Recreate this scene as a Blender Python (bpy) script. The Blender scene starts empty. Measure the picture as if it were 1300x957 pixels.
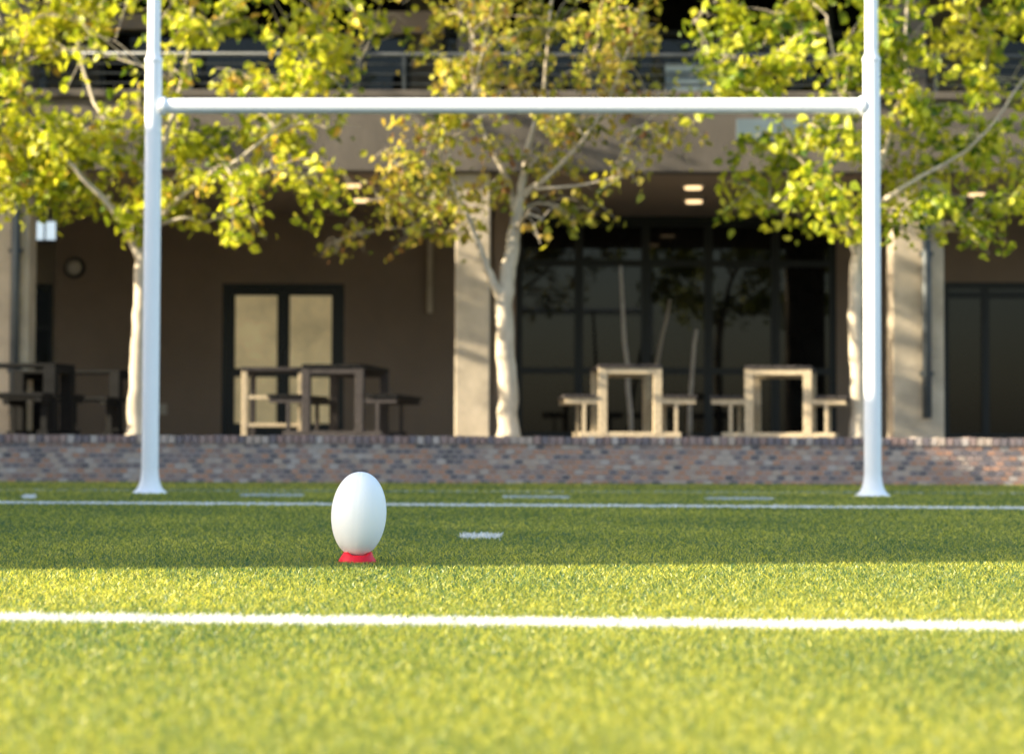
import bpy, math, random, bmesh
import numpy as np
from mathutils import Vector, Matrix
random.seed(7); np.random.seed(7)
S = bpy.context.scene
C = S.collection
S.view_settings.view_transform = 'Standard'
S.view_settings.look = 'None'
S.view_settings.exposure = 0

# ---------------------------------------------------------------- camera
F = 3000.0; H = 0.44
cam = bpy.data.cameras.new('camera'); co = bpy.data.objects.new('camera', cam); C.objects.link(co)
M = Matrix.Translation((0, 0, H)) @ Matrix.Rotation(math.radians(90) + math.atan(124.5 / F), 4, 'X') @ Matrix.Rotation(0.0035, 4, 'Z')
co.matrix_world = M
cam.sensor_width = 36; cam.lens = 36 * F / 1300; cam.shift_y = -45 / 1300
cam.clip_end = 3000; cam.clip_start = 0.05
cam.dof.use_dof = True; cam.dof.focus_distance = 8.0; cam.dof.aperture_fstop = 3.4
S.camera = co
M3 = M.to_3x3()
def ray(px, py): return M3 @ Vector(((px - 650) / F, -(py - 433.5) / F, -1))
def at(px, py, Y):
    d = ray(px, py); k = Y / d.y
    return Vector((d.x * k, Y, H + d.z * k))
def gr(px, py, z=0.0):
    d = ray(px, py); k = (z - H) / d.z
    return Vector((d.x * k, d.y * k, z))

# ---------------------------------------------------------------- light
el = math.radians(20)
hd = Vector((0.978, 0.208, 0)).normalized()
sd = Vector((hd.x * math.cos(el), hd.y * math.cos(el), -math.sin(el)))
sun = bpy.data.lights.new('sun', 'SUN'); sun.energy = 16; sun.angle = math.radians(0.5); sun.color = (1.0, 0.90, 0.66)
so = bpy.data.objects.new('sun', sun); C.objects.link(so)
so.rotation_euler = sd.to_track_quat('-Z', 'Y').to_euler(); so.location = (-10, -5, 20)
w = bpy.data.worlds.new('World'); S.world = w; w.use_nodes = True
nt = w.node_tree; bg = nt.nodes['Background']
sky = nt.nodes.new('ShaderNodeTexSky'); sky.sky_type = 'NISHITA'; sky.sun_disc = False
sky.sun_elevation = el; sky.sun_rotation = math.atan2(-hd.x, -hd.y); sky.air_density = 1.0; sky.dust_density = 1.5
nt.links.new(sky.outputs[0], bg.inputs[0]); bg.inputs[1].default_value = 0.44

# ---------------------------------------------------------------- materials
def newmat(name):
    m = bpy.data.materials.new(name); m.use_nodes = True
    return m, m.node_tree, m.node_tree.nodes['Principled BSDF']
def mat(name, c, rough=0.6, var=0.15, scale=3.0, bump=0.0, bscale=60, metal=0, spec=0.5, stretch=None, glow=0):
    m, t, b = newmat(name)
    b.inputs['Roughness'].default_value = rough; b.inputs['Metallic'].default_value = metal
    b.inputs['Specular IOR Level'].default_value = spec
    tc = t.nodes.new('ShaderNodeTexCoord'); src = tc.outputs['Object']
    if stretch:
        mp = t.nodes.new('ShaderNodeMapping'); mp.inputs['Scale'].default_value = stretch
        t.links.new(src, mp.inputs[0]); src = mp.outputs[0]
    n = t.nodes.new('ShaderNodeTexNoise'); n.inputs['Scale'].default_value = scale; n.inputs['Detail'].default_value = 5
    n.inputs['Roughness'].default_value = 0.65
    t.links.new(src, n.inputs['Vector'])
    r = t.nodes.new('ShaderNodeValToRGB')
    r.color_ramp.elements[0].position = 0.3; r.color_ramp.elements[1].position = 0.7
    r.color_ramp.elements[0].color = (*[max(0, x * (1 - var)) for x in c], 1)
    r.color_ramp.elements[1].color = (*[min(1, x * (1 + var)) for x in c], 1)
    t.links.new(n.outputs['Fac'], r.inputs[0]); t.links.new(r.outputs[0], b.inputs['Base Color'])
    if glow:
        t.links.new(r.outputs[0], b.inputs['Emission Color']); b.inputs['Emission Strength'].default_value = glow
    if bump:
        n2 = t.nodes.new('ShaderNodeTexNoise'); n2.inputs['Scale'].default_value = bscale; n2.inputs['Detail'].default_value = 4
        bp = t.nodes.new('ShaderNodeBump'); bp.inputs['Strength'].default_value = bump; bp.inputs['Distance'].default_value = 0.01
        t.links.new(src, n2.inputs['Vector']); t.links.new(n2.outputs['Fac'], bp.inputs['Height']); t.links.new(bp.outputs[0], b.inputs['Normal'])
    return m
def rampmat(name, stops, rough=0.6, transl=0.0, tcol=1.0, attr='rnd', spec=0.3):
    m, t, b = newmat(name)
    a = t.nodes.new('ShaderNodeAttribute'); a.attribute_name = attr
    r = t.nodes.new('ShaderNodeValToRGB'); e = r.color_ramp.elements
    while len(e) < len(stops): e.new(0.5)
    for i, (p, c) in enumerate(stops): e[i].position = p; e[i].color = (*c, 1)
    t.links.new(a.outputs['Fac'], r.inputs[0]); t.links.new(r.outputs[0], b.inputs['Base Color'])
    b.inputs['Roughness'].default_value = rough; b.inputs['Specular IOR Level'].default_value = spec
    if transl:
        tr = t.nodes.new('ShaderNodeBsdfTranslucent'); mx = t.nodes.new('ShaderNodeMixShader')
        g = t.nodes.new('ShaderNodeMix'); g.data_type = 'RGBA'; g.blend_type = 'MULTIPLY'; g.inputs[0].default_value = 1
        t.links.new(r.outputs[0], g.inputs[6]); g.inputs[7].default_value = (tcol, tcol, tcol * 0.6, 1)
        t.links.new(g.outputs[2], tr.inputs[0])
        mx.inputs[0].default_value = transl
        t.links.new(b.outputs[0], mx.inputs[1]); t.links.new(tr.outputs[0], mx.inputs[2])
        t.links.new(mx.outputs[0], t.nodes['Material Output'].inputs[0])
    return m
def emis(name, c, s):
    m, t, b = newmat(name); b.inputs['Base Color'].default_value = (*c, 1)
    b.inputs['Emission Color'].default_value = (*c, 1); b.inputs['Emission Strength'].default_value = s
    return m
m_white = mat('white_paint', (0.95, 0.94, 0.93), 0.55, 0.02, 2.0)
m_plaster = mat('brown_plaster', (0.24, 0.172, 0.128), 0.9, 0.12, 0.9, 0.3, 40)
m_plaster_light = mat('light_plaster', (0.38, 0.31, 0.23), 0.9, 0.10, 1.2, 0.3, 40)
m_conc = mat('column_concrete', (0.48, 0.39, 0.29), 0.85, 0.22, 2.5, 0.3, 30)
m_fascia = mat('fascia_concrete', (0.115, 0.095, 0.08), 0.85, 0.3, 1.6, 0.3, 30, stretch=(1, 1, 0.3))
m_ceil = mat('ceiling_plaster', (0.30, 0.225, 0.16), 0.9, 0.06, 1.0)
m_dark = mat('black_aluminium', (0.008, 0.0085, 0.010), 0.4, 0.2, 5, spec=.3)
m_pipe = mat('grey_pipe_paint', (0.06, 0.068, 0.075), 0.5, 0.2, 5)
m_rail = mat('railing_steel', (0.04, 0.045, 0.05), 0.4, 0.2, 5)
m_glass = mat('dark_glass', (0.006, 0.006, 0.006), 0.03, 0.5, 1.5, spec=0.22)
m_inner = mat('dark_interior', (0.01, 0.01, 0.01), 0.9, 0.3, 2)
m_frost = mat('glowing_frosted_pane', (0.72, 0.56, 0.30), 0.5, 0.25, 1.7, 0.25, 90, glow=0.25)  # weak emission added to brighten the door panes, no lamp behind them
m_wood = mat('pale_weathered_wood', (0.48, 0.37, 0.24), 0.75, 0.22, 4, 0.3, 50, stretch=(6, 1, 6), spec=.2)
m_wood_d = mat('shade_dark_wood', (0.010, 0.0095, 0.0095), 0.8, 0.3, 4, 0.2, 50, stretch=(6, 1, 6), spec=.1)  # near-black tone stands in for shade on the left tables
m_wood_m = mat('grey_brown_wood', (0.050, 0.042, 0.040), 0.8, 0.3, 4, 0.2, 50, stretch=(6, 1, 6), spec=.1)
m_bark = mat('pale_bark', (0.48, 0.40, 0.30), 0.9, 0.3, 9, 0.8, 25, stretch=(1, 1, 0.35))
m_mortar = mat('mortar', (0.42, 0.36, 0.33), 0.95, 0.15, 8, 0.4, 80)
m_paving = mat('terrace_paving', (0.28, 0.25, 0.22), 0.9, 0.15, 4, 0.3, 40)
m_signm = mat('pale_blue_sign_face', (0.14, 0.18, 0.21), 0.4, 0.1, 3)
m_refl_trunk = mat('reflected_trunk_tone', (0.24, 0.20, 0.16), 0.8, 0.2, 8)
m_brick = rampmat('multi_brick', [(0, (0.13, 0.11, 0.12)), (0.18, (0.23, 0.19, 0.20)), (0.36, (0.45, 0.24, 0.16)), (0.55, (0.52, 0.28, 0.19)), (0.7, (0.34, 0.24, 0.22)), (0.85, (0.50, 0.37, 0.29)), (1.0, (0.52, 0.44, 0.40))], 0.85)
t = m_brick.node_tree; b = t.nodes['Principled BSDF']
n2 = t.nodes.new('ShaderNodeTexNoise'); n2.inputs['Scale'].default_value = 60
bp = t.nodes.new('ShaderNodeBump'); bp.inputs['Strength'].default_value = 0.5; bp.inputs['Distance'].default_value = 0.01
t.links.new(n2.outputs[0], bp.inputs['Height']); t.links.new(bp.outputs[0], b.inputs['Normal'])
m_lamp = emis('warm_lamp', (1.0, 0.70, 0.36), 1.9)
m_cool = emis('cool_light_box', (0.75, 0.9, 1.0), 0.9)
m_bulk = mat('opal_lamp_glass', (0.45, 0.38, 0.31), 0.4, 0.05, 4)

# ---------------------------------------------------------------- mesh builder
class MB:
    def __init__(s): s.v = []; s.f = []; s.r = []
    def box(s, x0, x1, y0, y1, z0, z1, r=None):
        n = len(s.v)
        s.v += [(x0, y0, z0), (x1, y0, z0), (x1, y1, z0), (x0, y1, z0), (x0, y0, z1), (x1, y0, z1), (x1, y1, z1), (x0, y1, z1)]
        s.f += [tuple(n + i for i in q) for q in ((0, 3, 2, 1), (4, 5, 6, 7), (0, 1, 5, 4), (1, 2, 6, 5), (2, 3, 7, 6), (3, 0, 4, 7))]
        if r is not None: s.r += [r] * 8
        return s
    def tube(s, pts, rad, seg=10, cap=True):
        pts = [Vector(p) for p in pts]
        if not isinstance(rad, (list, tuple)): rad = [rad] * len(pts)
        n0 = len(s.v); up = None
        for i, p in enumerate(pts):
            d = (pts[min(i + 1, len(pts) - 1)] - pts[max(i - 1, 0)]).normalized()
            if up is None: up = d.orthogonal().normalized()
            a = (up - d * up.dot(d))
            a = a.normalized() if a.length > 1e-6 else d.orthogonal().normalized()
            up = a; bb = d.cross(a)
            for k in range(seg):
                th = 2 * math.pi * k / seg
                s.v.append(tuple(p + (a * math.cos(th) + bb * math.sin(th)) * rad[i]))
        for i in range(len(pts) - 1):
            for k in range(seg):
                k2 = (k + 1) % seg
                s.f.append((n0 + i * seg + k, n0 + i * seg + k2, n0 + (i + 1) * seg + k2, n0 + (i + 1) * seg + k))
        if cap:
            s.f.append(tuple(n0 + k for k in reversed(range(seg))))
            s.f.append(tuple(n0 + (len(pts) - 1) * seg + k for k in range(seg)))
        return s
    def build(s, name, m, parent=None, bevel=0, smooth=False, world=True):
        off = parent_world(parent) if (parent and world) else Vector((0, 0, 0))
        me = bpy.data.meshes.new(name)
        me.from_pydata([(x - off.x, y - off.y, z - off.z) for x, y, z in s.v], [], s.f)
        me.materials.append(m)
        if s.r:
            a = me.attributes.new('rnd', 'FLOAT', 'POINT'); a.data.foreach_set('value', s.r)
        if smooth: me.polygons.foreach_set('use_smooth', [True] * len(me.polygons))
        o = bpy.data.objects.new(name, me); C.objects.link(o)
        if parent: o.parent = parent
        if bevel:
            bm = o.modifiers.new('bevel', 'BEVEL'); bm.width = bevel; bm.segments = 2; bm.limit_method = 'ANGLE'
        return o
def parent_world(p):
    v = Vector((0, 0, 0))
    while p: v += p.location; p = p.parent
    return v
def tag(o, label=None, cat=None, group=None, kind=None):
    if label: o['label'] = label
    if cat: o['category'] = cat
    if group: o['group'] = group
    if kind: o['kind'] = kind
    return o
def empty(name, loc, label, cat, group=None, rz=0):
    o = bpy.data.objects.new(name, None); C.objects.link(o); o.location = loc; o.rotation_euler = (0, 0, rz)
    return tag(o, label, cat, group)

# ---------------------------------------------------------------- ground
m_soil = mat('turf_backing', (0.02, 0.05, 0.024), 0.95, 0.4, 30)
m_ground = mat('outer_turf', (0.06, 0.10, 0.03), 0.95, 0.25, 2)
g = MB(); g.v = [(-600, -600, -0.004), (600, -600, -0.004), (600, 600, -0.004), (-600, 600, -0.004)]; g.f = [(0, 1, 2, 3)]
tag(g.build('ground', m_ground), 'flat green ground stretching out around the sports field', 'ground', kind='structure')
g = MB(); g.v = [(-40, -20, 0), (40, -20, 0), (40, 23.1, 0), (-40, 23.1, 0)]; g.f = [(0, 1, 2, 3)]
tag(g.build('sports_field', m_soil), 'artificial turf rugby pitch in front of the brick wall', 'pitch', kind='structure')

ZT = 0.014
def quad(a, b_, c, d): return [gr(*p, ZT).to_2d() for p in (a, b_, c, d)]
def ext(q, k=1.2):
    lf, rf, rn, ln = q
    return [lf - (rf - lf) * k, rf + (rf - lf) * k, rn + (rn - ln) * k, ln - (rn - ln) * k]
lines = [
    ('near_field_line', 'broad white line across the sunlit turf nearest the camera', ext(quad((0, 780.5), (1300, 792), (1300, 801), (0, 789.5)))),
    ('goal_field_line', 'long thin white line across shaded turf just in front of the goal posts', ext(quad((0, 637), (1300, 644), (1300, 646.5), (0, 639.5)))),
    ('back_field_line', 'faint white line on shaded turf behind the posts near brick wall', ext(quad((0, 622), (1300, 626), (1300, 626.5), (0, 622.5)))),
    ('field_dash', 'short white dash on the shaded turf right of the ball', quad((586, 679), (634, 679.5), (636, 684), (584, 683.5))),
    ('field_dash', 'white dash on turf between left post and the ball', quad((306, 628.2), (384, 628.2), (386, 630.4), (304, 630.4))),
    ('field_dash', 'white dash on turf behind the middle of the goal', quad((640, 630.3), (722, 630.8), (724, 632.9), (638, 632.4))),
    ('field_dash', 'white dash on turf left of the right goal post', quad((898, 632.3), (980, 632.8), (982, 634.9), (896, 634.4))),
    ('field_dash', 'small bright white mark on turf at far left of the picture', quad((28, 629), (46, 629), (46, 633), (28, 633))),
]
def inside(px, py, q):
    r = np.ones(len(px), bool)
    cx = sum(p[0] for p in q) / 4; cy = sum(p[1] for p in q) / 4
    for i in range(4):
        a = q[i]; b_ = q[(i + 1) % 4]
        cr = (b_[0] - a[0]) * (py - a[1]) - (b_[1] - a[1]) * (px - a[0])
        sgn = np.sign((b_[0] - a[0]) * (cy - a[1]) - (b_[1] - a[1]) * (cx - a[0]))
        r &= (cr * sgn > 0)
    return r
N = 700000
Y0, Y1 = 3.0, 23.05
yy = Y0 * (Y1 / Y0) ** np.random.rand(N)
xx = (np.random.rand(N) * 2 - 1) * (0.23 * yy + 0.25)
tee = gr(453.5, 714.5, 0.009)
keep = (xx - tee.x) ** 2 + (yy - tee.y) ** 2 > 0.062 ** 2
xx = xx[keep]; yy = yy[keep]
def blades(name, m, x, y, hmul=1.0):
    n = len(x)
    h = (0.016 + 0.012 * np.random.rand(n)) * hmul
    near = np.hypot(x - tee.x, (y - tee.y)) < 0.16
    h[near] *= 0.75
    wd = 0.00036 * (y ** 0.93) * (0.7 + 0.6 * np.random.rand(n))
    a = np.random.rand(n) * np.pi * 2
    la = np.random.rand(n) * np.pi * 2; lm = h * (0.15 + 0.9 * np.random.rand(n))
    dx = np.cos(a) * wd; dy = np.sin(a) * wd
    lx = np.cos(la) * lm; ly = np.sin(la) * lm
    V = np.empty((n, 5, 3), np.float32)
    V[:, 0] = np.stack([x - dx, y - dy, np.zeros(n)], 1)
    V[:, 1] = np.stack([x + dx, y + dy, np.zeros(n)], 1)
    V[:, 2] = np.stack([x + dx * .85 + lx * .3, y + dy * .85 + ly * .3, h * .62], 1)
    V[:, 3] = np.stack([x - dx * .85 + lx * .3, y - dy * .85 + ly * .3, h * .62], 1)
    V[:, 4] = np.stack([x + lx, y + ly, h], 1)
    me = bpy.data.meshes.new(name)
    me.vertices.add(n * 5); me.vertices.foreach_set('co', V.ravel())
    me.loops.add(n * 7)
    i0 = (np.arange(n) * 5)[:, None]
    L = np.concatenate([i0 + 0, i0 + 1, i0 + 2, i0 + 3, i0 + 3, i0 + 2, i0 + 4], 1).astype(np.int32)
    me.loops.foreach_set('vertex_index', L.ravel())
    me.polygons.add(n * 2)
    st = np.stack([np.arange(n) * 7, np.arange(n) * 7 + 4], 1).astype(np.int32)
    me.polygons.foreach_set('loop_start', st.ravel())
    me.update(calc_edges=True)
    patch = 0.5 + 0.25 * np.sin(x * 3.1 + 1.3 * np.sin(y * 1.7)) + 0.25 * np.sin(y * 2.3 + x * 1.1)
    r = np.clip(0.14 + 0.68 * np.random.rand(n) + 0.14 * patch, 0, 1)
    at_ = me.attributes.new('rnd', 'FLOAT', 'POINT'); at_.data.foreach_set('value', np.repeat(r, 5).astype(np.float32))
    me.materials.append(m)
    o = bpy.data.objects.new(name, me); C.objects.link(o)
    return o
m_grass = rampmat('turf_fibre', [(0, (0.02, 0.075, 0.05)), (0.35, (0.08, 0.155, 0.06)), (0.72, (0.37, 0.36, 0.055)), (1, (0.85, 0.72, 0.14))], 0.40, 0.45, 1.55, spec=.45)
m_wfib = rampmat('white_turf_fibre', [(0, (0.62, 0.62, 0.64)), (1, (0.78, 0.78, 0.80))], 0.5, 0.25, 1.0)
m_wdash = rampmat('worn_white_turf_fibre', [(0, (0.32, 0.36, 0.34)), (1, (0.55, 0.58, 0.57))], 0.5, 0.25, 1.0)
m_lineflat = mat('white_line_backing', (0.6, 0.6, 0.58), 0.8, 0.1, 20)
free = np.ones(len(xx), bool)
jx = xx + np.random.randn(len(xx)) * 0.003; jy = yy + np.random.randn(len(yy)) * 0.005
for i_, (nm, lb, q) in enumerate(lines):
    sel = inside(jx, jy, q) & free; free &= ~sel
    o = blades('field_line' if 'line' in nm else 'field_dash', m_wdash if i_ in (2, 4, 5, 6) else m_wfib, xx[sel], yy[sel], 1.05 if i_ < 3 else 1.3)
    me = o.data
    bm = bmesh.new(); bm.from_mesh(me)
    vs = [bm.verts.new((p[0], p[1], 0.004)) for p in q]
    f = bm.faces.new(vs); f.material_index = 1; f.normal_update()
    if f.normal.z < 0: f.normal_flip()
    me.materials.append(m_lineflat); bm.to_mesh(me); bm.free()
    tag(o, lb, 'pitch marking', kind='structure')
o = blades('turf_grass', m_grass, xx[free], yy[free])
tag(o, 'short yellow green artificial grass fibres covering the pitch', 'grass', kind='stuff')

# ---------------------------------------------------------------- ball + tee
ctr = at(455.5, 652.5, tee.y)
bm_ = MB(); nu, nv = 96, 64; A_ = 0.1475; R_ = 0.096
for j in range(nv + 1):
    ph = math.pi * j / nv; z = -math.cos(ph) * A_; r = (math.sin(ph) ** 0.93) * R_ if 0 < j < nv else 0.0005
    for i in range(nu):
        th = 2 * math.pi * i / nu
        sd_ = (th + math.radians(20)) % (math.pi / 2)
        sd_ = min(sd_, math.pi / 2 - sd_) * r
        k = r - 0.0016 * math.exp(-(sd_ / 0.0022) ** 2)
        bm_.v.append((k * math.cos(th), k * math.sin(th), z))
for j in range(nv):
    for i in range(nu):
        i2 = (i + 1) % nu
        bm_.f.append((j * nu + i, j * nu + i2, (j + 1) * nu + i2, (j + 1) * nu + i))
bm_.f.append(tuple(reversed(range(nu)))); bm_.f.append(tuple(nv * nu + i for i in range(nu)))
m_ball, t, b = newmat('white_grip_rubber')
b.inputs['Base Color'].default_value = (0.95, 0.94, 0.93, 1); b.inputs['Roughness'].default_value = 0.6
tc = t.nodes.new('ShaderNodeTexCoord'); vo = t.nodes.new('ShaderNodeTexVoronoi'); vo.inputs['Scale'].default_value = 330
bp = t.nodes.new('ShaderNodeBump'); bp.inputs['Strength'].default_value = 0.5; bp.inputs['Distance'].default_value = 0.001
t.links.new(tc.outputs['Object'], vo.inputs['Vector']); t.links.new(vo.outputs['Distance'], bp.inputs['Height']); t.links.new(bp.outputs[0], b.inputs['Normal'])
ball = bm_.build('rugby_ball', m_ball, smooth=True)
ball.location = ctr; ball.rotation_euler = (math.radians(3), math.radians(3), math.radians(15))
tag(ball, 'plain white rugby ball standing upright on the red kicking tee', 'ball')
m_red = mat('red_rubber', (0.78, 0.012, 0.028), 0.45, 0.06, 20, spec=.3)
te = empty('kicking_tee', tee, 'small red rubber kicking tee holding the white ball on the grass', 'tee')
b1 = MB(); seg = 72
prof = [(0.064, 0.0), (0.0655, 0.006), (0.064, 0.012), (0.060, 0.018), (0.056, 0.025), (0.053, None), (0.047, None), (0.038, 0.024), (0.030, 0.014), (0.026, 0.010)]
for (r, z) in prof:
    for k in range(seg):
        th = 2 * math.pi * k / seg
        lobe = max(0, math.cos(3 * th + 0.9)) ** 0.8
        zz = z if z is not None else 0.029 + 0.011 * lobe
        rr = r
        b1.v.append((tee.x + rr * math.cos(th), tee.y + rr * math.sin(th), tee.z + zz))
for j in range(len(prof) - 1):
    for k in range(seg):
        k2 = (k + 1) % seg
        b1.f.append((j * seg + k, j * seg + k2, (j + 1) * seg + k2, (j + 1) * seg + k))
b1.build('cup', m_red, te, smooth=True)
b2 = MB()
b2.tube([(tee.x, tee.y, tee.z + 0.001), (tee.x, tee.y, tee.z + 0.011)], [0.034, 0.032], 48)
b2.build('base_disc', m_red, te)

# ---------------------------------------------------------------- goal
pl = at(190, 629, 18.45); prr = at(1108, 633, 18.30)
pl.z = 0; prr.z = 0
goal = empty('rugby_goal', (pl + prr) / 2, 'tall white rugby goal with two posts and a crossbar in front of the trees', 'goal')
zb = at(650, 135.5, 18.4).z
for p in (pl, prr):
    m1 = MB(); m1.tube([p + Vector((0, 0, z)) for z in (0.02, 1.0, 2.0, zb, zb + 0.355, zb + 0.36, zb + 0.42, zb + .425, 6.0, 8.5)], [0.066, .0655, .065, .0645, 0.064, .064, 0.049, .049, .047, 0.045], 40, cap=False)
    po = m1.build('post', m_white, goal, smooth=True)
    m2 = MB(); m2.tube([p + Vector((0, 0, z)) for z in (0.0, 0.012, 0.028, 0.05, 0.08, 0.12, 0.17, 0.19)], [0.15, 0.145, 0.122, 0.100, 0.085, 0.074, 0.0675, 0.0665], 40, cap=False)
    fo = m2.build('foot', m_white, po, smooth=True)
    m3 = MB(); m3.tube([p + Vector((0, 0, z)) for z in (zb + 0.34, zb + 0.345, zb + 0.375, zb + 0.38)], [0.0645, 0.069, 0.069, 0.0625], 40, cap=False)
    m3.build('sleeve', m_white, po, smooth=True)
dv = (prr - pl).normalized()
m1 = MB(); m1.tube([pl + dv * 0.05 + Vector((0, 0, zb)), prr - dv * 0.05 + Vector((0, 0, zb))], 0.060, 40, cap=False)
m1.build('crossbar', m_white, goal, smooth=True)
for p, sg in ((pl, 1), (prr, -1)):
    m1 = MB(); q = p + Vector((0, 0, zb)) + dv * sg * 0.062
    m1.tube([q, q + dv * sg * 0.03], 0.074, 40); m1.build('flange', m_white, goal)

# ---------------------------------------------------------------- brick wall
Yw = 23.12; ZC = 0.395; ZW = 0.474; ZTer = 0.455
bw = empty('brick_wall', (0, Yw + 0.15, 0), 'low wall of mixed red, grey and tan bricks along the far edge of the turf', 'wall')
MB().box(-14, 14, Yw + 0.006, Yw + 0.29, -0.05, ZC).build('mortar_core', m_mortar, bw)
br = MB(); rowh = ZC / 8
for r_ in range(8):
    x = -14 + (0.042 if r_ % 2 else 0)
    while x < 13.8:
        j = random.uniform(-.004, .003)
        L = 0.084
        tone = random.random()
        if x < -1.5 and random.random() < .35: tone = random.choice([.15, .2, .25, .9, 1.0])
        br.box(x + .007, x + L - .007, Yw + j - 0.002, Yw + 0.1, r_ * rowh + 0.007, (r_ + 1) * rowh - 0.006, tone)
        x += L
br.build('brick_face', m_brick, bw)
cp = MB(); x = -14
while x < 13.9:
    cp.box(x + .006, x + .070, Yw - 0.02 + random.uniform(-.003, .003), Yw + 0.31, ZC + 0.003, ZW + random.uniform(-.006, .004), random.choice([0.12, 0.15, .2, .25, .68, .7, .72, .9, .95, 1]))
    x += 0.076
cp.build('coping', m_brick, bw)
tag(MB().box(-40, 40, Yw + 0.32, 45, 0, ZTer).build('terrace', m_paving), 'raised paved terrace behind the brick wall', 'terrace', kind='structure')

# ---------------------------------------------------------------- building
Yf = 27.5; Yb = 33.0
X = lambda px, Y: at(px, 400, Y).x
Z = lambda py, Y: H + (558 - py) * Y / F
bld = empty('clubhouse_building', (0, 30, ZTer), 'two storey building with shaded ground floor veranda, glass doors and balcony behind the trees', 'building')
zc = 3.57; zf = 4.42
zt = ZTer
xl0, xl1 = X(70, Yb), X(282, Yb); xd1 = X(437, Yb); xg0 = X(655, Yb); xg1 = X(1062, Yb); xr0 = X(1197, Yb)
zd = Z(361, Yb)
wl = MB()
wl.box(xl0, xl1, Yb, Yb + .25, zt, zc); wl.box(xl1, xd1, Yb, Yb + .25, zd, zc)
wl.box(xd1, xg0, Yb, Yb + .25, zt, zc)
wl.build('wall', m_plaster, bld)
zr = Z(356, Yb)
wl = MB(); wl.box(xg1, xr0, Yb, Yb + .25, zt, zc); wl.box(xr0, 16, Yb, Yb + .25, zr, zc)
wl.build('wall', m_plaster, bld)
w2 = MB(); Ys = 34.2
xw0, xw1 = X(38, Ys), X(67, Ys)
w2.box(-8.9, xw0, Ys, Ys + .2, zt, zc); w2.box(xw0, xw1, Ys, Ys + .2, zt, Z(472, Ys)); w2.box(xw0, xw1, Ys, Ys + .2, Z(362, Ys), zc); w2.box(xw1, xl0 + .6, Ys, Ys + .2, zt, zc)
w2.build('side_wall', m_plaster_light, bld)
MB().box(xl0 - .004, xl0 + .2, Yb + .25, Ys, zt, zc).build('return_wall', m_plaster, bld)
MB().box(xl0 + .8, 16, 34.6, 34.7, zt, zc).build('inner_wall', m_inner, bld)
def window(name, x0, x1, z0, z1, Y, cols, rows, glass, fr=0.07, parent=bld, fm=m_dark, mull=None):
    f = MB(); d0, d1 = Y + 0.04, Y + 0.12
    f.box(x0, x0 + fr, d0, d1, z0, z1); f.box(x1 - fr, x1, d0, d1, z0, z1)
    f.box(x0 + fr, x1 - fr, d0, d1, z1 - fr, z1); f.box(x0 + fr, x1 - fr, d0, d1, z0, z0 + fr)
    hw = (mull or fr) / 2
    for c in cols: f.box(c - hw, c + hw, d0 - .004, d1 + .004, z0 + fr, z1 - fr)
    for r_ in rows:
        xs = [x0 + fr] + [v for c in cols for v in (c - hw, c + hw)] + [x1 - fr]
        for i in range(0, len(xs), 2): f.box(xs[i], xs[i + 1], d0 + .003, d1 - .003, r_ - fr / 2, r_ + fr / 2)
    o = f.build(name, fm, parent)
    MB().box(x0 + .02, x1 - .02, Y + .075, Y + .085, z0 + .02, z1 - .02).build('pane', glass, o)
    return o
window('window', xw0, xw1, Z(472, Ys), Z(362, Ys), Ys, [], [Z(418, Ys)], m_glass, 0.06)
f = MB().box(X(40, 34), X(71, 34), 34.02, 34.1, Z(309, 34), Z(280, 34)).build('transom_window', m_dark, bld)
MB().box(X(43, 34), X(54, 34), 34.0, 34.018, Z(306, 34), Z(283, 34)).build('lit_pane', m_cool, f)
MB().box(X(57, 34), X(69, 34), 34.0, 34.018, Z(306, 34), Z(283, 34)).build('lit_pane', m_cool, f)
dr = MB(); fr = 0.09
dr.box(xl1, xl1 + fr, Yb + .02, Yb + .14, zt, zd); dr.box(xd1 - fr, xd1, Yb + .02, Yb + .14, zt, zd); dr.box(xl1 + fr, xd1 - fr, Yb + .02, Yb + .14, zd - fr, zd)
dob = dr.build('double_door', m_dark, bld)
xm = (xl1 + xd1) / 2
for (a, c) in ((xl1 + fr + .002, xm - .002), (xm + .002, xd1 - fr - .002)):
    l = MB(); q = 0.085; y0, y1 = Yb + .05, Yb + .11; zz1 = zd - fr - .005
    l.box(a, a + q, y0, y1, zt + .01, zz1); l.box(c - q, c, y0, y1, zt + .01, zz1); l.box(a + q, c - q, y0, y1, zz1 - q * .8, zz1)
    zm = Z(474, Yb); l.box(a + q, c - q, y0, y1, zm - .06, zm + .06); l.box(a + q, c - q, y0, y1, zt + .01, zt + .2)
    l.build('door_leaf', m_dark, dob)
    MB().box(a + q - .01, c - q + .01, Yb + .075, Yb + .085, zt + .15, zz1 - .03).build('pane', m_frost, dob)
for sx in (-.05, .05):
    hnd = MB(); hnd.tube([(xm + sx, Yb + .05, zt + 1.0), (xm + sx, Yb + .0, zt + 1.02), (xm + sx, Yb + .0, zt + 1.2), (xm + sx, Yb + .05, zt + 1.22)], .011, 8); hnd.build('handle', m_rail, dob)
cols = [X(p, Yb) for p in (735, 820, 900, 985)]
zg = Z(278, Yb)
window('glass_front', xg0, xg1, zt, zg, Yb, cols, [Z(333, Yb), Z(470, Yb)], m_glass, 0.09, mull=.12)
wl2 = MB().box(xg0, xg1, Yb, Yb + .25, zg, zc).build('lintel', m_dark, bld)
window('glass_front', xr0, X(1420, Yb), zt, zr, Yb, [X(1252, Yb), X(1310, Yb), X(1366, Yb)], [Z(372, Yb)], m_glass, 0.09, mull=.1)
MB().box(X(1420, Yb), 16, Yb - .003, Yb + .2, zt, zr).build('end_wall', m_plaster, bld)
MB().box(-9, 16, Yf + .35, Ys + .6, zc, zc + .3).build('ceiling', m_ceil, bld)
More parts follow.
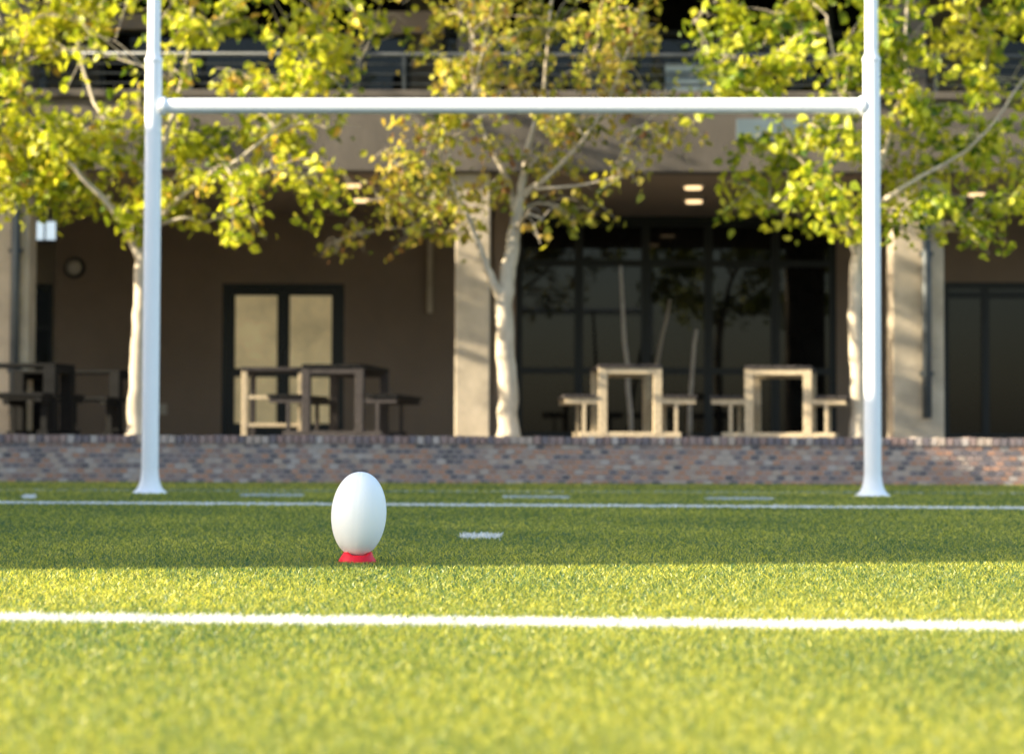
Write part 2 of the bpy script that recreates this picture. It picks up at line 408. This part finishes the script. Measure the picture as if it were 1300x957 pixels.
fb = MB(); fb.box(-9, 16, Yf, Yf + .346, zc, zf); fb.build('fascia_beam', m_fascia, bld, bevel=.01)
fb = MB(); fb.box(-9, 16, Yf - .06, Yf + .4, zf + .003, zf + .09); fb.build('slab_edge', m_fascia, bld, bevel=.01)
sg = MB().box(X(935, Yf), X(1048, Yf), Yf - .04, Yf - .004, Z(176, Yf), Z(149, Yf)).build('fascia_sign', m_signm, bld)
for px, py in ((447, 231), (459, 250), (880, 232), (881, 250), (1240, 240)):
    Yc = (zc - H) * F / (558 - py)
    p = at(px, py, Yc)
    rg = MB().tube([(p.x, p.y, zc - .035), (p.x, p.y, zc - .001)], .14, 28).build('ceiling_light', m_bulk, bld)
    MB().tube([(p.x, p.y, zc - .065), (p.x, p.y, zc - .034)], .105, 28).build('lens', m_lamp, rg)
p = at(95, 340, Yb)
bl = MB().tube([(p.x, Yb - .07, p.z), (p.x, Yb - .001, p.z)], [.13, .15], 28).build('wall_lamp', m_dark, bld)
MB().tube([(p.x, Yb - .12, p.z), (p.x, Yb - .10, p.z), (p.x, Yb - .069, p.z)], [.05, .095, .11], 28).build('lens', m_bulk, bl)
p = at(546, 350, Yb)
MB().box(p.x - .04, p.x + .04, Yb - .09, Yb - .001, Z(398, Yb), Z(305, Yb)).build('strip_lamp', m_conc, bld, bevel=.01)
MB().box(X(203, Yb), X(213, Yb), Yb - .02, Yb - .001, Z(528, Yb), Z(514, Yb)).build('wall_socket', m_bulk, bld)
for a, c, pa, pc in ((-28, 38, 11, 24), (578, 622, None, None), (1132, 1197, 1170, 1185), (1700, 1760, None, None)):
    cb = MB().box(X(a, Yf + .2), X(c, Yf + .2), Yf + .12, Yf + .55, zt, zc - .002).build('column', m_conc, bld, bevel=.015)
    if pa:
        xc = X((pa + pc) / 2, Yf)
        dp = MB().tube([(xc, Yf + .05, zt + .25), (xc, Yf + .05, zc - .01)], .055, 16).build('downpipe', m_pipe, cb, smooth=True)
        for zz in (1.2, 2.6): MB().box(xc - .075, xc + .075, Yf + .03, Yf + .118, zz, zz + .05).build('pipe_bracket', m_rail, cb)
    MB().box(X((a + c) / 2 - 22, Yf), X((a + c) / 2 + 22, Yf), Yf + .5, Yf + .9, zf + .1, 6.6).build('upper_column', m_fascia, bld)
MB().box(X(628, 30), X(654, 30), 30, 30.3, zt, zc - .002).build('inner_column', m_plaster, bld)
MB().box(-9, 16, 31.5, 31.7, zf, 4.7).build('upper_sill', m_fascia, bld)
for a, c in ((-60, 5), (60, 122), (520, 560), (1180, 1260)): MB().box(X(a, 31.5), X(c, 31.5), 31.5, 31.7, 4.7, 6.6).build('upper_pier', m_fascia, bld)
for a, c in ((5, 60), (122, 520), (560, 1180), (1260, 1600)):
    x0, x1 = X(a, 31.5), X(c, 31.5); n = max(1, int((x1 - x0) / 1.1))
    window('upper_window', x0, x1, 4.7, 6.6, 31.5, [x0 + (x1 - x0) * i / n for i in range(1, n)], [5.9], m_glass, .07)
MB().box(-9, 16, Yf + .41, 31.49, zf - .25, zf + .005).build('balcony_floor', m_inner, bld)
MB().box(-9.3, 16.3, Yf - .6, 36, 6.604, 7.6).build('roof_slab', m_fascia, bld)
zr1 = Z(66, Yf)
ro = MB().tube([(-9, Yf + .1, zr1), (16, Yf + .1, zr1)], .03, 10).build('balcony_railing', m_rail, bld, smooth=True)
for k in range(1, 5): MB().tube([(-9, Yf + .1, zr1 - k * .115), (16, Yf + .1, zr1 - k * .115)], .010, 6).build('rail', m_rail, ro)
x = -8.8
while x < 16: MB().box(x, x + .04, Yf + .08, Yf + .12, zf + .09, zr1 - .01).build('railing_post', m_rail, ro); x += 1.25
MB().box(X(845, Yf + .2), X(922, Yf + .2), Yf + .22, Yf + .25, zf + .1, Z(78, Yf + .2)).build('balcony_panel', m_signm, bld)
MB().box(X(92, 29), X(200, 29), 28.9, 29.1, Z(38, 29), Z(18, 29)).build('balcony_beam', m_plaster, bld)
MB().box(X(470, 29), X(562, 29), 28.9, 29.1, Z(42, 29), Z(14, 29)).build('balcony_beam', m_plaster, bld)
wg = MB(); wg.box(-18, -9.304, 26.7, 36, 0, 8.4); wg.build('shade_wing', m_plaster, bld)  # unseen wing added to keep the facade in shade
for k in range(3):
    window('wing_window', -17 + k * 2.6, -15.6 + k * 2.6, 1.5, 3.0, 26.6, [], [], m_glass)

nb = empty('shade_building', (-16, 13, 0), 'unseen plastered building left of the pitch, shaped to cast its shade', 'building')  # unseen block placed to cast the shade band across the turf
NH = 6.3; ny0, ny1 = 5.40, 20.3
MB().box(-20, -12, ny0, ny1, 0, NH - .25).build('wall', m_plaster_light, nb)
MB().box(-20.15, -12.0, ny0, ny1, NH - .247, NH).build('roof', m_fascia, nb)
for k in range(5):
    y = 6.6 + k * 2.8
    f = MB().box(-11.995, -11.95, y, y + 1.3, 1.2, 2.6).build('window', m_dark, nb)
    MB().box(-11.948, -11.94, y + .07, y + 1.23, 1.27, 2.53).build('pane', m_glass, f)

# ---------------------------------------------------------------- picnic tables
def picnic(px, Y, rz, wood, label, seatw=None, width=.66, h=.77, run=.20, q=.09, L=1.6):
    base = at(px, 500, Y)
    t = empty('picnic_table', (base.x, Y, ZTer), label, 'picnic table', 'picnic tables on the terrace', rz)
    hw = width / 2
    b_ = MB()
    for i in range(5):
        x0 = -hw + i * width / 5
        b_.box(x0 + .004, x0 + width / 5 - .004, -L / 2, L / 2, h - .035, h)
    b_.build('tabletop', seatw or wood, t, bevel=.004, world=False)
    for sy in (-1, 1):
        y0 = sy * (L / 2 - .06) - q / 2; y1 = y0 + q
        f = MB(); f.box(-hw, -hw + q, y0, y1, 0.05, h - .036); f.box(hw - q, hw, y0, y1, 0.05, h - .036)
        f.box(-hw + q, hw - q, y0 + .004, y1 - .004, h - .10, h - .036)
        f.build('leg_frame', wood, t, bevel=.005, world=False)
        f = MB(); f.box(-hw - run, hw + run, y0 + .006, y1 - .006, 0.0, .07)
        f.build('floor_runner', wood, t, bevel=.005, world=False)
    for sx in (-1, 1):
        s_ = MB()
        for i in range(3):
            a = sx * (hw + .03) + sx * i * .115; c = a + sx * .105
            s_.box(min(a, c), max(a, c), -L / 2, L / 2, .42, .455)
        so_ = s_.build('bench_seat', seatw or wood, t, bevel=.004, world=False)
        for sy in (-1, 1):
            y0 = sy * (L / 2 - .06) - .035
            xa = sx * (hw + .002); xb = sx * (hw + .35)
            g_ = MB(); g_.box(min(xa, xb), max(xa, xb), y0, y0 + .07, .365, .418)
            xa = sx * (hw + .13); xb = sx * (hw + .165)
            g_.box(min(xa, xb), max(xa, xb), y0 + .003, y0 + .067, .071, .365)
            g_.build('bench_support', wood, so_, world=False)
    return t
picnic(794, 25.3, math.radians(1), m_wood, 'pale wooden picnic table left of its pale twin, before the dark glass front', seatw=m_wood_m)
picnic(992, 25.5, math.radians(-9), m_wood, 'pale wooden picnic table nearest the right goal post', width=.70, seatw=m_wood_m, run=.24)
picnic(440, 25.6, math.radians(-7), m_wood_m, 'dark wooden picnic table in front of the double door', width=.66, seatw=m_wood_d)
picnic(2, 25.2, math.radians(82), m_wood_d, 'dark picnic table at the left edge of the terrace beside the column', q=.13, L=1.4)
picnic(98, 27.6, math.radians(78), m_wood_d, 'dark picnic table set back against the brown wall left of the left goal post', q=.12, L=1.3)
p = at(350, 500, 25.2); fx = empty('timber_rack', (p.x, 25.2, ZTer), 'open pale timber rack with two rails standing left of the dark picnic table', 'rack')
xa, xb = X(308, 25.2), X(388, 25.2)
for xq in (xa, xb - .07): MB().box(xq, xq + .06, 25.15, 25.21, ZTer, Z(472, 25.2)).build('leg', m_wood, fx, bevel=.004)
for xq in (xa, xb - .07): MB().box(xq, xq + .06, 25.95, 26.01, ZTer, Z(472, 25.2)).build('leg', m_wood_m, fx, bevel=.004)
MB().box(xa - .01, xb, 25.13, 26.03, Z(472, 25.2) + .001, Z(472, 25.2) + .04).build('top_board', m_wood_m, fx, bevel=.004)
for zq in (Z(508, 25.2), Z(543, 25.2)): MB().box(xa + .06, xb - .07, 25.155, 25.205, zq, zq + .04).build('rail', m_wood, fx, bevel=.004)
for (a, c, Yp, lb) in (((787, 338), (796, 470), 28.3, 'tall pale pole for a trunk reflection in the dark glass, behind the left pale table'),
                   ((884, 418), (877, 520), 28.6, 'short pale pole for a trunk reflection in the dark glass between the pale tables'),
                   ((850, 380), (834, 470), 30.6, 'thin dull pole for a trunk reflection in the dark glass, middle of the three')):
    pa = at(*a, Yp); pb = at(*c, Yp); d = (pb - pa); k = (ZTer - pa.z) / d.z; pb = pa + d * k
    mm = MB(); n = 7
    pts = [pb + (pa - pb) * (i / n) + Vector((random.uniform(-.02, .02), 0, 0)) for i in range(n + 1)]
    mm.tube(pts, [.034 - .014 * i / n for i in range(n + 1)], 10)
    tag(mm.build('reflected_trunk', m_refl_trunk, smooth=True), lb, 'pole')  # solid stand-ins for tree trunks reflected in the glass front

# ---------------------------------------------------------------- trees
def smooth_line(pts, n=6):
    out = []
    P = [pts[0]] + pts + [pts[-1]]
    for i in range(1, len(P) - 2):
        for k in range(n):
            t = k / n; a, b_, c, d = P[i - 1], P[i], P[i + 1], P[i + 2]
            out.append(0.5 * ((2 * b_) + (c - a) * t + (2 * a - 5 * b_ + 4 * c - d) * t * t + (3 * b_ - a - 3 * c + d) * t ** 3))
    out.append(pts[-1]); return out
def tree(Y, limbs, clumps, label, m_leaf, leafn, lsize=.052, seed=1, droop=.3):
    rs = random.Random(seed)
    base = at(limbs[0][0][0], 553, Y)
    t = empty('tree', (base.x, Y, ZTer), label, 'tree', 'trees along the terrace')
    tr = MB(); nodes = []
    for li, L in enumerate(limbs):
        pts = [at(p[0], p[1], Y + p[3]) for p in L]
        if li == 0: pts[0].z = ZTer - .02
        sm = smooth_line(pts); rad = []
        for i in range(len(sm)):
            u = i / (len(sm) - 1) * (len(L) - 1); k = min(int(u), len(L) - 2); rad.append(L[k][2] * (1 - u + k) + L[k + 1][2] * (u - k))
        if li == 0: rad[0] *= 1.35; rad[1] *= 1.12
        sm = [p + Vector((rs.uniform(-1, 1), rs.uniform(-1, 1), 0)) * .012 for p in sm]
        tr.tube(sm, rad, 12)
        for i, p in enumerate(sm):
            if p.z > ZTer + 1.5: nodes.append((p, rad[i]))
    tr.build('trunk', m_bark, t, smooth=True)
    brm = MB(); LV = []; LF = []; LR = []
    order = sorted(clumps, key=lambda c: min((at(c[0], c[1], Y) - n[0]).length for n in nodes))
    for (px, py, rp, dens) in order:
        c = at(px, py, Y + rs.uniform(-1.1, 1.1) * (0.4 if py > 240 else 1)); R = rp * Y / F
        best = min(nodes, key=lambda n: (n[0] - c).length + (1.0 * max(0, n[0].z - c.z + .1)))
        s0, r0 = best
        mid = (s0 + c) / 2 + Vector((rs.uniform(-.15, .15), rs.uniform(-.15, .15), rs.uniform(0, .2)))
        path = smooth_line([s0, mid, c], 5); rr = min(r0 * .7, .024)
        brm.tube(path, [rr + (.007 - rr) * i / (len(path) - 1) for i in range(len(path))], 6)
        for i, p in enumerate(path[3:]): nodes.append((p, max(.008, rr * .6)))
        nt_ = max(6, int(rp / 3.9))
        n_leaf = max(3, int(leafn * dens * (rp / 50) ** 2 / nt_))
        tone = rs.uniform(-.14, .14)
        for k in range(nt_):
            d = Vector((rs.gauss(0, 1), rs.gauss(0, 1), rs.gauss(0.1, .8))).normalized()
            e = c + d * R * rs.uniform(.6, 1.65) + Vector((0, 0, -droop * R * rs.random()))
            st = path[rs.randint(2, len(path) - 1)]
            tw = smooth_line([st, (st + e) / 2 + Vector((0, 0, rs.uniform(0, .14))), e], 4)
            brm.tube(tw, [.008 - .005 * i / (len(tw) - 1) for i in range(len(tw))], 4, cap=False)
            ttone = rs.gauss(0, .10)
            for q in range(int(n_leaf * rs.uniform(.4, 1.6))):
                u = (.1 + .9 * rs.random() ** .7) * (len(tw) - 1); ki = min(len(tw) - 2, int(u))
                p = tw[ki].lerp(tw[ki + 1], u - ki) + Vector((rs.gauss(0, .075), rs.gauss(0, .075), rs.gauss(-.035, .06)))
                sz = lsize * rs.uniform(.55, 1.35)
                ax = Vector((rs.gauss(0, 1), rs.gauss(0, 1), rs.gauss(-.7, .6))).normalized()
                nn = Vector((rs.gauss(-.4, 1), rs.gauss(-.3, 1), rs.gauss(.4, .8)))
                sdv = ax.cross(nn).normalized(); up_ = sdv.cross(ax)
                n0 = len(LV); wv = .40
                for (a, s2, c2) in ((0, 0, 0), (.5, wv, .1), (1.25, wv * .8, .12), (2, 0, -.1), (1.25, -wv * .8, .12), (.5, -wv, .1)):
                    LV.append(tuple(p + ax * a * sz + sdv * s2 * 2 * sz * .9 + up_ * c2 * sz))
                LF.append((n0, n0 + 1, n0 + 2, n0 + 3)); LF.append((n0, n0 + 3, n0 + 4, n0 + 5))
                v = min(1, max(0, rs.gauss(.52, .22) + tone + ttone)); LR += [v] * 6
    brm.build('branches', m_bark, t, smooth=True)
    cr = MB(); cr.v = LV; cr.f = LF; cr.r = LR
    cr.build('crown', m_leaf, t)
    return len(LF)
lv_green = rampmat('yellow_green_leaf', [(0, (0.07, 0.12, 0.012)), (.3, (0.27, 0.32, 0.02)), (.6, (0.56, 0.56, 0.035)), (.9, (0.78, 0.70, 0.07)), (1, (0.62, 0.40, 0.07))], .4, .5, 1.15)
lv_gold = rampmat('golden_brown_leaf', [(0, (0.08, 0.10, 0.02)), (.25, (0.26, 0.28, 0.03)), (.55, (0.56, 0.52, 0.06)), (.78, (0.62, 0.46, 0.09)), (1, (0.28, 0.13, 0.05))], .45, .5, 1.15)
lv_g3 = rampmat('fresh_green_leaf', [(0, (0.06, 0.12, 0.012)), (.33, (0.25, 0.32, 0.02)), (.62, (0.55, 0.56, 0.035)), (1, (0.78, 0.70, 0.08))], .4, .5, 1.15)
def top(xs, d=1.0):
    return [(x + random.uniform(-15, 15), y + random.uniform(-15, 15), 58, d) for x in xs for y in (-50, -130)]
tot = tree(24.7, [[(173, 560, .095, 0), (174, 480, .085, 0), (178, 400, .08, .02), (180, 330, .072, .03), (186, 270, .055, .05), (205, 190, .036, .1), (235, 90, .024, .2), (250, -60, .014, .3)],
      [(180, 330, .06, .03), (150, 275, .034, -.1), (95, 215, .020, -.3), (40, 150, .011, -.4)],
      [(183, 300, .055, .03), (230, 250, .030, -.2), (320, 190, .018, -.3), (400, 110, .011, -.2)],
      [(195, 230, .035, .08), (120, 130, .018, .3), (90, 10, .011, .5)]],
     [(20, 70, 50, 1), (30, 120, 45, .9), (25, 185, 50, 1.2), (70, 240, 48, 1.2), (15, 235, 45, 1.1), (130, 190, 50, 1.2), (200, 235, 48, 1.1), (168, 285, 26, .9), (245, 185, 52, 1.2), (300, 235, 48, 1.2), (350, 165, 52, 1.1), (385, 225, 42, 1), (325, 110, 45, .9), (380, 85, 50, 1), (440, 70, 42, .9),
      (455, 110, 30, .7), (240, 40, 45, .7), (110, 60, 35, .4), (300, 25, 45, .8), (400, 15, 45, .8), (480, 30, 30, .6), (50, 20, 45, 1), (140, 20, 45, .6), (100, 175, 45, 1.1), (255, 285, 26, .8), (425, 240, 20, .7), (170, 130, 40, .6), (-30, 150, 55, 1.0), (-40, 60, 55, 1.0), (-80, 220, 45, 1), (200, 90, 30, .3), (420, 165, 28, .6), (330, 275, 22, .6), (110, 250, 30, .9)]
     + top((-20, 60, 150, 240, 330, 410), .5), 'yellow green leafy tree with pale trunk behind the left goal post', lv_green, 275, lsize=.053, seed=3)
tot += tree(24.9, [[(645, 560, .115, 0), (644, 480, .105, 0), (640, 400, .095, 0), (646, 340, .085, 0), (658, 270, .060, .05), (668, 200, .034, .1), (690, 110, .020, .2), (705, -60, .010, .2)],
      [(640, 385, .065, 0), (618, 340, .042, -.1), (600, 290, .028, -.2), (575, 230, .018, -.3), (560, 130, .010, -.2)],
      [(657, 275, .045, .05), (640, 220, .026, .2), (612, 160, .016, .3), (600, 40, .010, .4)],
      [(661, 250, .042, .05), (705, 215, .024, -.2), (760, 150, .015, -.3), (800, 60, .009, -.3)],
      [(680, 240, .020, -.1), (740, 235, .012, -.4), (790, 222, .007, -.5)]],
     [(520, 235, 42, .8), (480, 250, 30, .7), (450, 300, 22, .8), (425, 322, 14, .8), (560, 265, 38, .8), (535, 180, 38, .8), (600, 140, 44, .8), (620, 60, 48, .8), (560, 30, 42, .9), (700, 40, 48, .9), (760, 30, 45, .9), (800, 75, 40, .9), (785, 120, 38, .8), (740, 165, 40, .8), (700, 215, 38, .8), (660, 110, 36, .7),
      (735, 265, 30, .7), (790, 225, 28, .8), (845, 185, 26, .6), (640, 195, 32, .7), (595, 300, 28, .8), (525, 300, 24, .8), (875, 165, 20, .5), (640, 15, 40, .8), (815, 15, 38, .8), (505, 210, 28, .6), (580, 90, 36, .7), (690, 280, 22, .6), (840, 120, 22, .5), (610, 240, 34, .8), (750, 90, 36, .7), (700, 150, 34, .7), (560, 220, 32, .7), (815, 160, 26, .6)]
     + top((540, 620, 700, 780), .4), 'sparser golden brown tree with forked pale trunk between the goal posts', lv_gold, 300, lsize=.045, seed=5)
tot += tree(24.8, [[(1090, 560, .085, 0), (1089, 480, .08, 0), (1086, 400, .075, 0), (1090, 320, .068, .03), (1105, 250, .045, .05), (1130, 170, .028, .1), (1150, 80, .018, .1), (1150, -60, .010, .2)],
      [(1089, 330, .045, .03), (1060, 260, .026, -.1), (1010, 190, .016, -.3), (960, 90, .010, -.3)],
      [(1100, 270, .045, .05), (1160, 230, .023, -.2), (1240, 180, .014, -.3), (1300, 100, .010, -.3)],
      [(1115, 220, .035, .08), (1070, 130, .018, .3), (1050, 20, .010, .4)]],
     [(895, 75, 38, .9), (955, 45, 46, 1), (940, 110, 42, 1), (1010, 80, 50, 1.1), (1050, 165, 46, 1.1), (985, 190, 46, 1), (1030, 240, 42, 1.1), (955, 240, 36, .9), (1080, 285, 30, .8), (1150, 60, 50, 1), (1170, 140, 52, 1.1), (1150, 220, 48, 1.1), (1200, 265, 44, 1.1), (1230, 180, 52, 1.1), (1260, 90, 50, 1), (1290, 200, 52, 1.1), (1280, 272, 44, 1),
      (1340, 120, 55, 1), (1345, 240, 50, 1), (1130, 285, 30, .9), (1110, 15, 45, .9), (1220, 20, 45, .9), (1300, 20, 48, 1), (1020, 10, 45, .9), (1185, 305, 18, .7), (920, 20, 34, .8), (1000, 270, 24, .8), (1090, 110, 40, .8), (880, 30, 22, .6), (1245, 300, 20, .8), (1400, 180, 55, 1)]
     + top((950, 1030, 1120, 1210, 1300, 1380), .6), 'dense yellow green tree rising behind the right goal post', lv_g3, 275, lsize=.053, seed=9)
Yt = 25.6  # unseen tree added so its shadow dapples the columns
tot += tree(Yt, [[(-290, 560, .09, 0), (-292, 400, .08, 0), (-285, 250, .06, 0), (-290, 80, .04, 0), (-280, -120, .02, 0)]],
     [(-290 + random.uniform(-130, 130), y, 55, .5) for y in (220, 180, 120, 90, 50, 10, -30, -70, -120, -160, -210, -250, 60, -50, 150)],
     'leafy tree beyond the left edge, added to dapple the columns with shade', lv_green, 170, lsize=.065, seed=12)
print('leaf faces', tot)
